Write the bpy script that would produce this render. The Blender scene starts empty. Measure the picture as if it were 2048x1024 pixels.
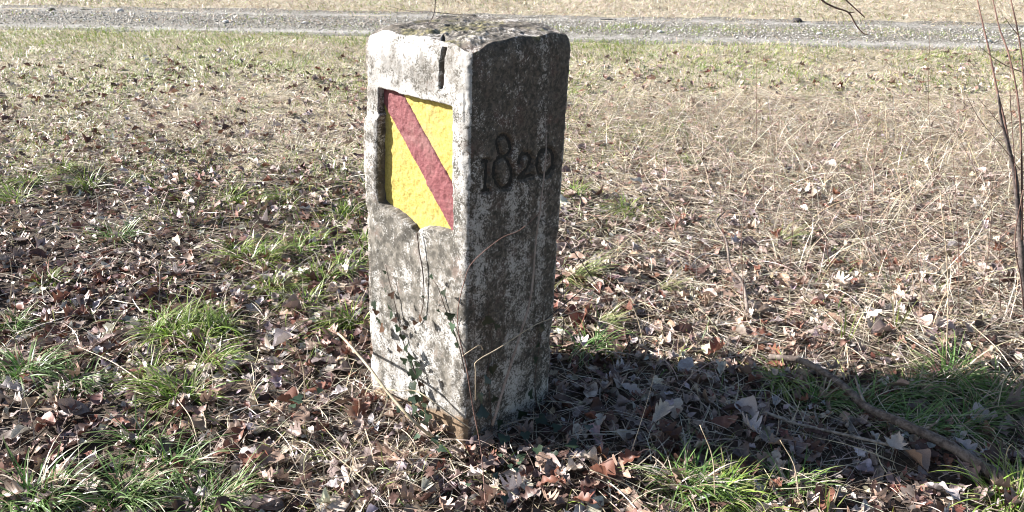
import bpy, math, random
import numpy as np
from mathutils import Vector, Matrix

# ------------------------------------------------------------------ camera, world, sun, exposure
sc = bpy.context.scene
C = sc.collection
CAM_Z, PITCH, FPX = 1.6, math.radians(25), 1577.0
cd = bpy.data.cameras.new('camera'); cam = bpy.data.objects.new('camera', cd); C.objects.link(cam)
cam.location = (0, 0, CAM_Z); cam.rotation_euler = (math.pi/2 - PITCH, 0, 0)
cd.sensor_width = 36; cd.lens = FPX/2048*36; cd.clip_end = 2000; cd.clip_start = 0.05
sc.camera = cam

SUN_EL, SUN_AZ = math.radians(28), math.radians(172)       # azimuth of the direction towards the sun, from +X
sdir = Vector((math.cos(SUN_AZ)*math.cos(SUN_EL), math.sin(SUN_AZ)*math.cos(SUN_EL), math.sin(SUN_EL)))
w = bpy.data.worlds.new('World'); sc.world = w; w.use_nodes = True
sky = w.node_tree.nodes.new('ShaderNodeTexSky'); sky.sky_type = 'NISHITA'; sky.sun_disc = False
sky.sun_elevation = SUN_EL; sky.sun_rotation = math.atan2(sdir.x, sdir.y)
bg = w.node_tree.nodes['Background']; bg.inputs[1].default_value = 0.05
w.node_tree.links.new(sky.outputs[0], bg.inputs[0])
sl = bpy.data.lights.new('sun', 'SUN'); sl.energy = 5.0; sl.angle = math.radians(0.5); sl.color = (1, .962, .925)
so = bpy.data.objects.new('sun', sl); C.objects.link(so); so.location = (0, 0, 20)
so.rotation_euler = sdir.to_track_quat('Z', 'Y').to_euler()
sc.view_settings.view_transform = 'Standard'; sc.view_settings.look = 'None'
sc.view_settings.gamma = 1; sc.view_settings.use_curve_mapping = False
sc.view_settings.exposure = 1.62
sc.cycles.filter_width = 1.05

rng = np.random.default_rng(7); random.seed(7)

# ------------------------------------------------------------------ measuring helpers
CP = np.array([0, 0, CAM_Z]); FW = np.array([0, math.cos(PITCH), -math.sin(PITCH)])
UP = np.array([0, math.sin(PITCH), math.cos(PITCH)])
def ray(u, v): return FW + np.array([1., 0, 0])*(u-1024)/FPX - UP*(v-512)/FPX
def gp(u, v, z=0.0):
    d = ray(u, v); return CP + d*(z-CAM_Z)/d[2]
def at(u, v, Y):
    d = ray(u, v); return CP + d*Y/d[1]
def proj(p):
    q = p - CP; dep = q@FW
    return 1024 + FPX*q[..., 0]/dep, 512 - FPX*(q@UP)/dep

# ------------------------------------------------------------------ noise
def _h(ix, iy, iz, seed):
    n = (ix*374761393 + iy*668265263 + iz*2147483647 + seed*974634777) & 0xffffffff
    n = ((n ^ (n >> 13))*1274126177) & 0xffffffff
    n = ((n ^ (n >> 15))*2246822519) & 0xffffffff
    return ((n ^ (n >> 16)) & 0xffff)/65535.0
def vnoise(x, y, z=0.0, seed=0):
    x = np.asarray(x, float); y = np.asarray(y, float); z = np.zeros_like(x) + z
    ix, iy, iz = [np.floor(a).astype(np.int64) for a in (x, y, z)]
    fx, fy, fz = x-ix, y-iy, z-iz
    fx, fy, fz = [f*f*(3-2*f) for f in (fx, fy, fz)]
    r = 0
    for a in (0, 1):
        for b in (0, 1):
            for c in (0, 1):
                r = r + _h(ix+a, iy+b, iz+c, seed)*(fx if a else 1-fx)*(fy if b else 1-fy)*(fz if c else 1-fz)
    return r*2-1
def fbm(x, y, z=0.0, seed=0, o=3):
    r = 0; a = 1; s = 1; t = 0
    for k in range(o):
        r = r + a*vnoise(x*s, y*s, np.asarray(z)*s, seed+k); t += a; a *= .5; s *= 2.03
    return r/t
def sstep(a, b, x):
    t = np.clip((x-a)/(b-a), 0, 1); return t*t*(3-2*t)

# road centre lines:  Y = y0 + k x
RK = -0.128
RO = .22
def road_t(x, y): return y - RK*x - RO            # 9.2 .. 11.2 is the track
def height(x, y):
    x = np.asarray(x, float); y = np.asarray(y, float)
    r = road_t(x, y)
    flat = 1 - sstep(8.4, 9.2, r)*(1-sstep(11.3, 12.2, r))
    h = .022*fbm(x*1.3+5, y*1.3, seed=3, o=2) + .015*vnoise(x*5, y*5, seed=9) + .010*vnoise(x*10, y*10, seed=8)*(.4+.6*sstep(3.8, 5, y))
    h = h*flat*np.clip(1.0, 0, 1)
    h = h + .055*np.exp(-((x-1.55)/.33)**2-((y-2.62)/.25)**2) - .030*np.exp(-((x-.95)/.22)**2-((y-2.38)/.22)**2)
    h = h + .012*np.exp(-((x+.35)/.35)**2-((y-2.05)/.2)**2) - .028*(1-sstep(3.0, 4.4, y))
    ruts = np.exp(-((r-9.5)/.22)**2) + np.exp(-((r-10.95)/.22)**2)
    return h - .025*ruts

# ------------------------------------------------------------------ materials
def newmat(name):
    m = bpy.data.materials.new(name); m.use_nodes = True
    nt = m.node_tree; b = nt.nodes['Principled BSDF']
    return m, nt, b
def N(nt, t, **kw):
    n = nt.nodes.new(t)
    for k, v in kw.items(): setattr(n, k, v)
    return n
def noise_node(nt, vec, scale, detail=4, rough=.6):
    n = N(nt, 'ShaderNodeTexNoise'); n.inputs['Scale'].default_value = scale
    n.inputs['Detail'].default_value = detail; n.inputs['Roughness'].default_value = rough
    if vec is not None: nt.links.new(vec, n.inputs['Vector'])
    return n.outputs['Fac']
def math_node(nt, op, a, b=None, clamp=False):
    n = N(nt, 'ShaderNodeMath', operation=op, use_clamp=clamp)
    for i, x in enumerate((a, b)):
        if x is None: continue
        if isinstance(x, (int, float)): n.inputs[i].default_value = x
        else: nt.links.new(x, n.inputs[i])
    return n.outputs[0]
def mix(nt, f, a, b, blend='MIX'):
    n = N(nt, 'ShaderNodeMix', data_type='RGBA', blend_type=blend)
    for i, x in ((0, f), (6, a), (7, b)):
        if isinstance(x, (int, float)): n.inputs[i].default_value = x
        elif isinstance(x, tuple): n.inputs[i].default_value = (*x, 1)
        else: nt.links.new(x, n.inputs[i])
    return n.outputs[2]
def step(nt, x, a, b):
    n = N(nt, 'ShaderNodeMapRange', interpolation_type='SMOOTHSTEP')
    nt.links.new(x, n.inputs[0]); n.inputs[1].default_value = a; n.inputs[2].default_value = b
    return n.outputs[0]
def attr(nt, name, out='Fac'):
    n = N(nt, 'ShaderNodeAttribute', attribute_name=name); return n.outputs[out]
def objco(nt): return N(nt, 'ShaderNodeTexCoord').outputs['Object']
def bump(nt, b, h, strength, dist):
    n = N(nt, 'ShaderNodeBump'); n.inputs['Strength'].default_value = strength; n.inputs['Distance'].default_value = dist
    nt.links.new(h, n.inputs['Height']); nt.links.new(n.outputs[0], b.inputs['Normal'])

def leafy(name, transl=.3, rough=.55, grain=60, col=None, spec=.35):
    """thin plant matter: colour from the 'col' attribute (or fixed), fine veining, some light through"""
    m, nt, b = newmat(name)
    base = attr(nt, 'col', 'Color')
    co = objco(nt)
    nz = noise_node(nt, co, grain, 3)
    f = step(nt, nz, .35, .7)
    dark = mix(nt, 1.0, base, (.62, .58, .55), 'MULTIPLY')
    c = mix(nt, f, dark, base)
    nt.links.new(c, b.inputs['Base Color']); b.inputs['Roughness'].default_value = rough
    b.inputs['Specular IOR Level'].default_value = spec
    tr = N(nt, 'ShaderNodeBsdfTranslucent'); nt.links.new(c, tr.inputs['Color'])
    ms = N(nt, 'ShaderNodeMixShader'); ms.inputs[0].default_value = transl
    nt.links.new(b.outputs[0], ms.inputs[1]); nt.links.new(tr.outputs[0], ms.inputs[2])
    nt.links.new(ms.outputs[0], nt.nodes['Material Output'].inputs[0])
    return m
M_blade = leafy('grass_blade', .28, .42, 40, spec=.5)
M_litter = leafy('dead_leaf', .12, .5, 55, spec=.4)
M_ivy = leafy('ivy_leaf', .12, .33, 90, spec=.6)

def bark(name, c1, c2, scale=60, rough=.8):
    m, nt, b = newmat(name); co = objco(nt)
    a = noise_node(nt, co, scale, 6, .7); bb = noise_node(nt, co, scale*.15, 3)
    s = math_node(nt, 'ADD', math_node(nt, 'MULTIPLY', a, .6), math_node(nt, 'MULTIPLY', bb, .4))
    nt.links.new(mix(nt, step(nt, s, .4, .6), c1, c2), b.inputs['Base Color']); b.inputs['Roughness'].default_value = rough
    bump(nt, b, a, .6, .004)
    return m
M_bark = bark('grey_bark', (.10, .075, .055), (.36, .31, .26))
M_bark2 = bark('dark_grey_bark', (.06, .043, .035), (.23, .185, .155))
M_dbark = bark('dark_bark', (.035, .028, .026), (.15, .12, .11), 120)
M_twig = bark('brown_twig', (.10, .05, .04), (.22, .13, .10), 90)
M_twig2 = bark('grey_brown_stalk', (.22, .16, .13), (.38, .31, .27), 60, .7)
M_straw = bark('straw_stalk', (.40, .31, .20), (.60, .50, .37), 50, .6)
M_cane = bark('green_cane', (.26, .22, .13), (.50, .42, .30), 30, .5)
M_vine = bark('ivy_stem', (.05, .035, .028), (.13, .09, .07), 90)

# stone
m, nt, b = newmat('weathered_limewashed_stone'); M_stone = m
co = objco(nt)
wash = attr(nt, 'wash'); moss = attr(nt, 'moss'); raw = attr(nt, 'raw'); crust = attr(nt, 'crust')  # wash and crust also carry the painted shade of slot and recess wall
n1 = noise_node(nt, co, 190, 3, .75); n2 = noise_node(nt, co, 75, 5, .75); n3 = noise_node(nt, co, 11, 5, .65); n4 = noise_node(nt, co, 28, 4, .65)
s = math_node(nt, 'ADD', math_node(nt, 'MULTIPLY', n1, .62), math_node(nt, 'MULTIPLY', n2, .38))
s = math_node(nt, 'ADD', s, math_node(nt, 'MULTIPLY', math_node(nt, 'SUBTRACT', n3, .5), .34))
s = math_node(nt, 'ADD', s, math_node(nt, 'MULTIPLY', math_node(nt, 'SUBTRACT', n4, .5), .30))
s = math_node(nt, 'ADD', s, math_node(nt, 'MULTIPLY', math_node(nt, 'SUBTRACT', wash, .5), .24))
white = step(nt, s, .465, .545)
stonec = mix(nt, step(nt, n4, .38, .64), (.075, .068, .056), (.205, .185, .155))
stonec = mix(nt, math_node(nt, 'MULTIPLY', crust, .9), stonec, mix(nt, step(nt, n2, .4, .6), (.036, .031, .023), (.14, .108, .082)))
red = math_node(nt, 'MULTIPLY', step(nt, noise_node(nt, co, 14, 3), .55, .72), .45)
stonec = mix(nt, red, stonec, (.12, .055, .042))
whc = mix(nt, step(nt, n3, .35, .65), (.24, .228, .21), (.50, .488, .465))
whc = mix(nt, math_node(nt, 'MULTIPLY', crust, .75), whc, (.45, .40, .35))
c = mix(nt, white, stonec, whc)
mo = step(nt, math_node(nt, 'ADD', moss, math_node(nt, 'MULTIPLY', math_node(nt, 'SUBTRACT', n4, .5), 1.5)), .42, .7)
mossc = mix(nt, step(nt, n2, .42, .6), (.06, .058, .035), (.23, .20, .095))
c = mix(nt, mo, c, mossc)
rawc = mix(nt, step(nt, n2, .3, .7), (.13, .085, .05), (.28, .20, .13))
c = mix(nt, raw, c, rawc)
nt.links.new(c, b.inputs['Base Color']); b.inputs['Roughness'].default_value = .92
hb = math_node(nt, 'ADD', math_node(nt, 'MULTIPLY', n1, .35), math_node(nt, 'MULTIPLY', n2, .65))
bump(nt, b, hb, .55, .006)

def paint(name, c1, c2, dirt):
    m, nt, b = newmat(name); co = objco(nt)
    a = noise_node(nt, co, 120, 4, .7); d = noise_node(nt, co, 10, 4, .6); e = noise_node(nt, co, 230, 2)
    c = mix(nt, step(nt, a, .35, .65), c1, c2)
    c = mix(nt, math_node(nt, 'MULTIPLY', step(nt, d, .48, .72), .5), c, dirt)
    c = mix(nt, math_node(nt, 'MULTIPLY', step(nt, e, .64, .70), .55), c, tuple(x*.5 for x in dirt))
    nt.links.new(c, b.inputs['Base Color']); b.inputs['Roughness'].default_value = .75
    bump(nt, b, a, .7, .005)
    return m
M_yellow = paint('yellow_paint', (.38, .29, .06), (.53, .425, .105), (.33, .26, .13))
M_red = paint('dark_red_paint', (.15, .036, .042), (.22, .066, .07), (.22, .12, .105))
m, nt, b = newmat('black_groove'); M_black = m
nt.links.new(mix(nt, step(nt, noise_node(nt, objco(nt), 150, 3), .4, .7), (.004, .004, .004), (.02, .018, .015)), b.inputs['Base Color'])
b.inputs['Roughness'].default_value = .7

# ground: soil and thatch; becomes straw-coloured turf away from the wood's edge
m, nt, b = newmat('soil_and_thatch'); M_ground = m
co = objco(nt)
a = noise_node(nt, co, 55, 5, .75); d = noise_node(nt, co, 1.1, 4, .6); f = noise_node(nt, co, 190, 3, .7); g2 = noise_node(nt, co, 7, 3)
soil = mix(nt, step(nt, a, .35, .65), (.035, .025, .018), (.12, .085, .06))
turf = mix(nt, step(nt, f, .38, .62), (.24, .205, .14), (.60, .52, .39))
turf = mix(nt, math_node(nt, 'MULTIPLY', step(nt, g2, .5, .66), .45), turf, (.12, .14, .045))
far = attr(nt, 'turf')
sel = step(nt, math_node(nt, 'ADD', far, math_node(nt, 'MULTIPLY', math_node(nt, 'SUBTRACT', a, .5), .8)), .35, .65)
nt.links.new(mix(nt, sel, soil, turf), b.inputs['Base Color']); b.inputs['Roughness'].default_value = .95
bump(nt, b, math_node(nt, 'ADD', a, math_node(nt, 'MULTIPLY', f, .4)), .8, .02)

m, nt, b = newmat('track_gravel'); M_track = m
co = objco(nt)
vo = N(nt, 'ShaderNodeTexVoronoi'); vo.inputs['Scale'].default_value = 46; nt.links.new(co, vo.inputs['Vector'])
a = noise_node(nt, co, 30, 5, .7); d = noise_node(nt, co, 5, 4, .6)
hs = N(nt, 'ShaderNodeSeparateColor'); nt.links.new(vo.outputs['Color'], hs.inputs[0])
gr = mix(nt, hs.outputs[0], (.14, .13, .105), (.36, .34, .30))
gr = mix(nt, step(nt, vo.outputs['Distance'], .35, .7), gr, (.10, .09, .07))
dust = mix(nt, step(nt, a, .35, .65), (.24, .225, .205), (.42, .40, .365))
rut = attr(nt, 'rut')
c = mix(nt, step(nt, math_node(nt, 'ADD', rut, math_node(nt, 'MULTIPLY', math_node(nt, 'SUBTRACT', d, .5), 2.2)), .2, 1.0), gr, dust)
nt.links.new(c, b.inputs['Base Color']); b.inputs['Roughness'].default_value = .95
bump(nt, b, math_node(nt, 'SUBTRACT', a, vo.outputs['Distance']), .5, .02)

# ------------------------------------------------------------------ mesh helpers
def np_mesh(name, V, quads=None, tris=None, mat=None, parent=None, attrs=None, smooth=False, link=True):
    me = bpy.data.meshes.new(name)
    nq = 0 if quads is None else len(quads); ntr = 0 if tris is None else len(tris)
    me.vertices.add(len(V)); me.vertices.foreach_set('co', np.asarray(V, np.float32).ravel())
    loops = np.concatenate([np.asarray(a, np.int32).ravel() for a, n in ((quads, nq), (tris, ntr)) if n])
    me.loops.add(len(loops)); me.loops.foreach_set('vertex_index', loops)
    starts = np.concatenate([np.arange(nq)*4, nq*4 + np.arange(ntr)*3]).astype(np.int32)
    me.polygons.add(nq+ntr); me.polygons.foreach_set('loop_start', starts)
    me.polygons.foreach_set('loop_total', np.concatenate([np.full(nq, 4), np.full(ntr, 3)]).astype(np.int32))
    if smooth: me.polygons.foreach_set('use_smooth', np.ones(nq+ntr, bool))
    for k, v in (attrs or {}).items():
        v = np.asarray(v, np.float32)
        if v.ndim == 2:
            if v.shape[1] == 3: v = np.concatenate([v, np.ones((len(v), 1), np.float32)], 1)
            at_ = me.attributes.new(k, 'FLOAT_COLOR', 'POINT'); at_.data.foreach_set('color', v.ravel())
        else:
            at_ = me.attributes.new(k, 'FLOAT', 'POINT'); at_.data.foreach_set('value', v)
    me.update(calc_edges=True); me.validate()
    if mat: me.materials.append(mat)
    if not link: return me
    o = bpy.data.objects.new(name, me); C.objects.link(o); o.parent = parent
    return o
def tag(o, label=None, cat=None, group=None, kind=None):
    for k, v in (('label', label), ('category', cat), ('group', group), ('kind', kind)):
        if v: o[k] = v
    return o
def empty(name, loc, rz=0):
    o = bpy.data.objects.new(name, None); C.objects.link(o); o.location = loc; o.rotation_euler.z = rz
    o.empty_display_size = .1
    bpy.context.view_layer.update() if False else None
    return o
def rebase(o, loc):
    """put a thing's origin at its base"""
    loc = Vector(loc); o.data.transform(Matrix.Translation(-loc)); o.location = loc

def smooth_path(P, n=6):
    P = np.asarray(P, float); Q = np.vstack([2*P[0]-P[1], P, 2*P[-1]-P[-2]]); out = []
    for i in range(1, len(Q)-2):
        for t in np.arange(n)/n:
            a, b_, c_, d_ = Q[i-1], Q[i], Q[i+1], Q[i+2]
            out.append(.5*((2*b_)+(c_-a)*t+(2*a-5*b_+4*c_-d_)*t*t+(3*b_-a-3*c_+d_)*t**3))
    out.append(P[-1]); return np.array(out)
def tube_mb(P, r0, r1, sides=6, n=6, wob=.15, seed=0, smooth=True):
    P = smooth_path(P, n) if smooth else np.asarray(P, float)
    K = len(P); r = np.linspace(r0, r1, K)
    rs = np.random.default_rng(seed)
    T = np.gradient(P, axis=0); T /= np.linalg.norm(T, axis=1)[:, None]+1e-9
    ref = np.array([0.13, .2, 1.0]) if abs(T[0][2]) < .8 else np.array([1.0, .2, .1])
    A = np.cross(T, ref); A /= np.linalg.norm(A, axis=1)[:, None]; B = np.cross(T, A)
    th = np.arange(sides)*2*math.pi/sides
    R = r[:, None]*(1+wob*rs.uniform(-1, 1, (K, sides)))
    V = P[:, None]+R[..., None]*(np.cos(th)[None, :, None]*A[:, None]+np.sin(th)[None, :, None]*B[:, None])
    V = V.reshape(-1, 3); q = []
    i = np.arange(K-1)[:, None]*sides; j = np.arange(sides)[None]; j2 = (j+1) % sides
    q = np.stack([i+j, i+j2, i+sides+j2, i+sides+j], -1).reshape(-1, 4)
    V = np.vstack([V, P[0], P[-1]]); n0 = K*sides
    t = [(n0, (k+1) % sides, k) for k in range(sides)]+[(n0+1, (K-1)*sides+k, (K-1)*sides+(k+1) % sides) for k in range(sides)]
    return V, q, np.array(t)
def tube(name, P, r0, r1, mat, parent=None, **kw):
    V, q, t = tube_mb(P, r0, r1, **kw)
    o = np_mesh(name, V, q, t, mat, None, smooth=True)
    if parent is not None:
        o.parent = parent; o.data.transform(Matrix.Translation(-parent.location))
    return o

# ------------------------------------------------------------------ ground and track
def axis(lo, hi, n, k):
    t = np.linspace(-1, 1, n); s_ = np.sinh(k*t)/math.sinh(k)
    return np.where(s_ < 0, -s_*lo, s_*hi)
gx = axis(-300, 300, 321, 6.6); gy = axis(-300, 300, 421, 5.6) + 3.5
X, Y = np.meshgrid(gx, gy); Z = height(X, Y)
near = np.exp(-((X/40)**2+(Y/40)**2)); Z = Z*near
idx = np.arange(X.size).reshape(X.shape)
Q = np.stack([idx[:-1, :-1], idx[:-1, 1:], idx[1:, 1:], idx[1:, :-1]], -1).reshape(-1, 4)
turf = sstep(3.6, 5.2, Y + .5*fbm(X*.8, Y*.8, seed=21))*.9
o = np_mesh('ground', np.stack([X, Y, Z], -1).reshape(-1, 3), Q, mat=M_ground, attrs={'turf': turf.ravel()}, smooth=True)
tag(o, 'brown soil and straw coloured turf under the leaf litter', kind='structure')

tx = np.linspace(-60, 60, 601); tw = np.linspace(9.12, 11.3, 45)
X, W_ = np.meshgrid(tx, tw); edge = .10*vnoise(X*2.5, W_*0+3, seed=31) + .05*vnoise(X*9, W_*0+3, seed=32)
Wd = W_ + edge*np.where(W_ < 9.3, 1, np.where(W_ > 11.1, 1, 0)); Y = Wd + RK*X + RO
Z = height(X, Y)*np.exp(-((X/40)**2+(Y/40)**2)) + .006 + .006*fbm(X*6, Y*6, seed=33)*1
rim = (W_ <= tw[0]+.001) | (W_ >= tw[-1]-.001); Z = np.where(rim, Z-.03, Z)
wv = .07*vnoise(X*.8, Wd*0+1, seed=34)
rut = (np.exp(-((Wd-9.50+wv)/.20)**2)+np.exp(-((Wd-10.93+wv)/.20)**2)*.8)*(.75+.35*fbm(X*1.5, Wd*5, seed=36))
idx = np.arange(X.size).reshape(X.shape)
Q = np.stack([idx[:-1, :-1], idx[:-1, 1:], idx[1:, 1:], idx[1:, :-1]], -1).reshape(-1, 4)
o = np_mesh('gravel_track', np.stack([X, Y, Z], -1).reshape(-1, 3), Q, mat=M_track, attrs={'rut': rut.ravel()}, smooth=True)
tag(o, 'pale gravel farm track with two dusty wheel ruts', kind='structure')

# ------------------------------------------------------------------ boundary stone
H = 1.242
TOP = dict(n=(-.1025, 2.020), l=(-.436, 2.345), b=(-.145, 2.65), r=(.182, 2.32))
BOT = dict(n=(-.150, 2.015), l=(-.512, 2.345), b=(-.20, 2.65), r=(.134, 2.30))
# cross-section as a rounded unit square: (0,0)=n, (1,0)=l, (1,1)=b, (0,1)=r ; perimeter starts at n towards l
ROWS = 400; RC = .055
def arc(cx, cy, a0, a1, n): t = np.linspace(a0, a1, n, endpoint=False); return np.stack([cx+RC*np.cos(t), cy+RC*np.sin(t)], -1), np.stack([np.cos(t), np.sin(t)], -1)
cols = []; nors = []; face = []
def add(p, n_, f): cols.append(p); nors.append(n_); face.append(np.full(len(p), f))
def line(a, b_, n_, nrm, f):
    t = np.linspace(0, 1, n_, endpoint=False)[:, None]
    add(np.array(a)*(1-t)+np.array(b_)*t, np.tile(nrm, (n_, 1)).astype(float), f)
r_ = RC; pi = math.pi
line((r_, 0), (1-r_, 0), 160, (0, -1), 0)                      # painted face, n -> l
p, q_ = arc(1-r_, r_, -pi/2, 0, 10); add(p, q_, 4)
line((1, r_), (1, 1-r_), 34, (1, 0), 1)
p, q_ = arc(1-r_, 1-r_, 0, pi/2, 8); add(p, q_, 4)
line((1-r_, 1), (r_, 1), 34, (0, 1), 2)
p, q_ = arc(r_, 1-r_, pi/2, pi, 10); add(p, q_, 4)
line((0, 1-r_), (0, r_), 150, (-1, 0), 3)                      # dated face, r -> n
p, q_ = arc(r_, r_, pi, 1.5*pi, 14); add(p, q_, 5)
cols = np.vstack(cols); nors = np.vstack(nors); face = np.concatenate(face); NC = len(cols)
def corner(d0, d1, t):
    return [np.stack([d0[k][0]*(1-t)+d1[k][0]*t, d0[k][1]*(1-t)+d1[k][1]*t], -1) for k in 'nlbr']
def section(A, B, z):
    """point of the stone for section coords A,B at height z (arrays)"""
    n_, l_, b_, r2 = corner(BOT, TOP, z/H)
    A = A[..., None]; B = B[..., None]
    xy = n_*(1-A)*(1-B)+l_*A*(1-B)+b_*A*B+r2*(1-A)*B
    return xy
def sdseg(u, v, a, b_):
    ax, ay = a; bx, by = b_; dx, dy = bx-ax, by-ay
    t = np.clip(((u-ax)*dx+(v-ay)*dy)/(dx*dx+dy*dy+1e-9), 0, 1)
    return np.hypot(u-ax-t*dx, v-ay-t*dy)
def sdpoly(u, v, P):
    d = np.full(u.shape, 1e9); ins = np.zeros(u.shape, bool)
    for i in range(len(P)):
        a, b_ = P[i], P[(i+1) % len(P)]
        d = np.minimum(d, sdseg(u, v, a, b_))
        c = ((a[1] > v) != (b_[1] > v)) & (u < (b_[0]-a[0])*(v-a[1])/(b_[1]-a[1]+1e-12)+a[0])
        ins ^= c
    return np.where(ins, -d, d)
def sdpath(u, v, P):
    d = np.full(u.shape, 1e9)
    for i in range(len(P)-1): d = np.minimum(d, sdseg(u, v, P[i], P[i+1]))
    return d
def ell(cx, cy, rx, ry, tilt=0, n=18):
    t = np.arange(n+1)/n*2*pi
    return [(cx+rx*math.cos(a)+tilt*ry*math.sin(a), cy+ry*math.sin(a)) for a in t]
RECESS = [(757, 177), (800, 188), (850, 201), (904, 214), (904, 330), (904, 466), (892, 463), (866, 457), (848, 455), (838, 458), (831, 466), (822, 452), (806, 438), (790, 425), (772, 414), (760, 404), (758, 380), (758, 300), (758, 240), (760, 232), (757, 226), (757, 210)]
STRIPE = [(755, 172), (785, 172), (804, 208), (847, 285), (903, 384), (914, 404), (914, 510), (890, 464), (824, 338), (764, 225), (755, 208)]
SLOT = [(885, 76), (885, 100), (883.5, 140), (881.5, 174)]
DIG = {'1': [[(966, 326), (972, 322), (975, 322), (974, 350), (973, 382)], [(967, 383), (979, 381)]],
       '8': [ell(1010, 292, 14, 21, .1), ell(1008, 346, 18.5, 31, .05)],
       '2': [[(1041, 328), (1042, 316), (1049, 308), (1058, 308), (1064, 316), (1063, 327), (1056, 340), (1047, 350), (1040, 359), (1052, 357), (1060, 353), (1067, 350)]],
       '0': [ell(1093, 325, 16, 27, -.12)]}
zz = np.concatenate([np.linspace(-.12, H-.055, ROWS-34), H-.055+.055*np.sin(np.linspace(0, pi/2, 35)[1:])])
ROWS = len(zz)
A0 = np.tile(cols[:, 0], (ROWS, 1)); B0 = np.tile(cols[:, 1], (ROWS, 1)); ZZ = np.tile(zz[:, None], (1, NC))
base_xy = section(A0, B0, ZZ)
e_l = np.array([TOP['l'][0]-TOP['n'][0], TOP['l'][1]-TOP['n'][1]]); e_l /= np.linalg.norm(e_l)
e_r = np.array([TOP['r'][0]-TOP['n'][0], TOP['r'][1]-TOP['n'][1]]); e_r /= np.linalg.norm(e_r)
NR = nors[:, :1]*e_l+nors[:, 1:]*e_r; NR /= np.linalg.norm(NR, axis=1)[:, None]
P0 = np.concatenate([base_xy, ZZ[..., None]], -1)
pu, pv = proj(P0)
F = np.tile(face[None], (ROWS, 1))
fl = (F == 0) | (F == 5); fr = (F == 3) | (F == 5)
depth = np.zeros(ZZ.shape)
sdR = sdpoly(pu, pv, RECESS) + 1.2*vnoise(pu*.12, pv*.12, seed=40)*.5
recess = np.where((F == 0), sstep(1.3, -1.0, sdR), 0)
depth += recess*.044
sl_ = sdpath(pu, pv, SLOT)+.12*vnoise(pu*.1, pv*.2, seed=41)
slot = np.where((F == 0) & (ZZ < H-.012), sstep(4.6, 3.2, sl_), 0); depth += slot*.06
dd = np.full(ZZ.shape, 1e9)
for k, ps in DIG.items():
    for p_ in ps: dd = np.minimum(dd, sdpath(pu, pv, p_))
dd = dd + 1.5*vnoise(pu*.16, pv*.16, seed=42)
groove = np.where(fr, sstep(7.0, 3.4, dd), 0); depth += groove*.009
# weathering: waves, chips, pits
big = fbm(P0[..., 0]*5, P0[..., 1]*5, P0[..., 2]*4, seed=50, o=3)
fine = fbm(P0[..., 0]*38, P0[..., 1]*38, P0[..., 2]*38, seed=55, o=3)
pits = fbm(P0[..., 0]*110, P0[..., 1]*110, P0[..., 2]*110, seed=58, o=2)
edgew = np.where((F == 4) | (F == 5), 1.0, 0)
depth += .0042*big + .0022*fine + .0011*pits + edgew*np.clip(fbm(P0[..., 0]*14, P0[..., 1]*14, P0[..., 2]*14, seed=60), 0, 1)*.013
# shallow hollow under the shield where the rim is broken away, bulge on the left rim
depth += np.where(F == 0, .007*sstep(26, 0, np.hypot((pu-826), (pv-478)*.8)), 0)
lb = np.where((F == 0) | (F == 4), sstep(762, 750, pu)*sstep(228, 240, pv)*(1-sstep(360, 500, pv)), 0)*(pu < 800)
depth -= .009*lb
depth += np.where((F == 0) & (pv > 62), 0, 0)
# top rounding with uneven radius, extra chips at the top of the dated face
RT = .050
ins_t = 1-np.sqrt(np.clip(1-np.clip((ZZ-(H-.055))/.055, 0, 1)**2, 0, 1))
ang = fbm(P0[..., 0]*9, P0[..., 1]*9, P0[..., 2]*3, seed=62)
depth += ins_t*(RT*(.26+.30*ang))
cwt = sum(np.exp(-(((A0-a_)**2+(B0-b_)**2)/.14**2))*k_ for a_, b_, k_ in ((0, 0, .016), (1, 0, .028), (1, 1, .03), (0, 1, .014)))
P = P0.copy(); P[..., 2] -= cwt*sstep(H-.14, H, ZZ); P[..., :2] -= depth[..., None]*NR[None]
P[..., 2] += sstep(H-.12, H, ZZ)*(.010*fbm(P0[..., 0]*10, P0[..., 1]*10, seed=63)-.004)
# attributes
nz1 = fbm(P0[..., 0]*4, P0[..., 1]*4, P0[..., 2]*4, seed=70); strk = fbm(P0[..., 0]*34, P0[..., 1]*34, P0[..., 2]*1.6, seed=72, o=3)
wash_shade_a = np.select([F == 0, F == 3], [.67+.0*ZZ, .30+0*ZZ], .42)
hz = ZZ/H
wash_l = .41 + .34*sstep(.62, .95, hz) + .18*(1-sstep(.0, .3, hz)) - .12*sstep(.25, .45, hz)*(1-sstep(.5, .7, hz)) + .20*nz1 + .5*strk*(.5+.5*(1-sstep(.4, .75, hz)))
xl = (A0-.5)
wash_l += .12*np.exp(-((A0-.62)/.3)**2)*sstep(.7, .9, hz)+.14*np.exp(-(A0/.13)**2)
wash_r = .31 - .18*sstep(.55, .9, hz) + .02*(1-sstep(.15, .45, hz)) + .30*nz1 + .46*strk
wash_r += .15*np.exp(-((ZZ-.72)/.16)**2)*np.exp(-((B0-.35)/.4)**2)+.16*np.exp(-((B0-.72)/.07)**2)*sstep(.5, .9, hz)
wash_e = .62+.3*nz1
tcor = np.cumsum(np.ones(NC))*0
wash_shade_a = np.where(F == 0, wash_l, np.where(F == 3, wash_r, np.where(F == 5, np.where(nors[None, :, 1] < -.55, wash_l+.05, wash_r), .45+.3*strk)))
wash_shade_a = wash_shade_a - .6*groove
crust_shade_a = np.where(F == 3, .82-.30*nz1, np.where(F == 5, np.where(nors[None, :, 1] < -.55, .0, .85), np.where(F == 0, .0, .5)))
crust_shade_a = np.clip(crust_shade_a, 0, 1)
crust_shade_a = np.where(slot > .3, 1, crust_shade_a); wash_shade_a = np.where(slot > .15, -2, wash_shade_a)  # slot blackened: the shadow inside it is painted into the colour
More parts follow.
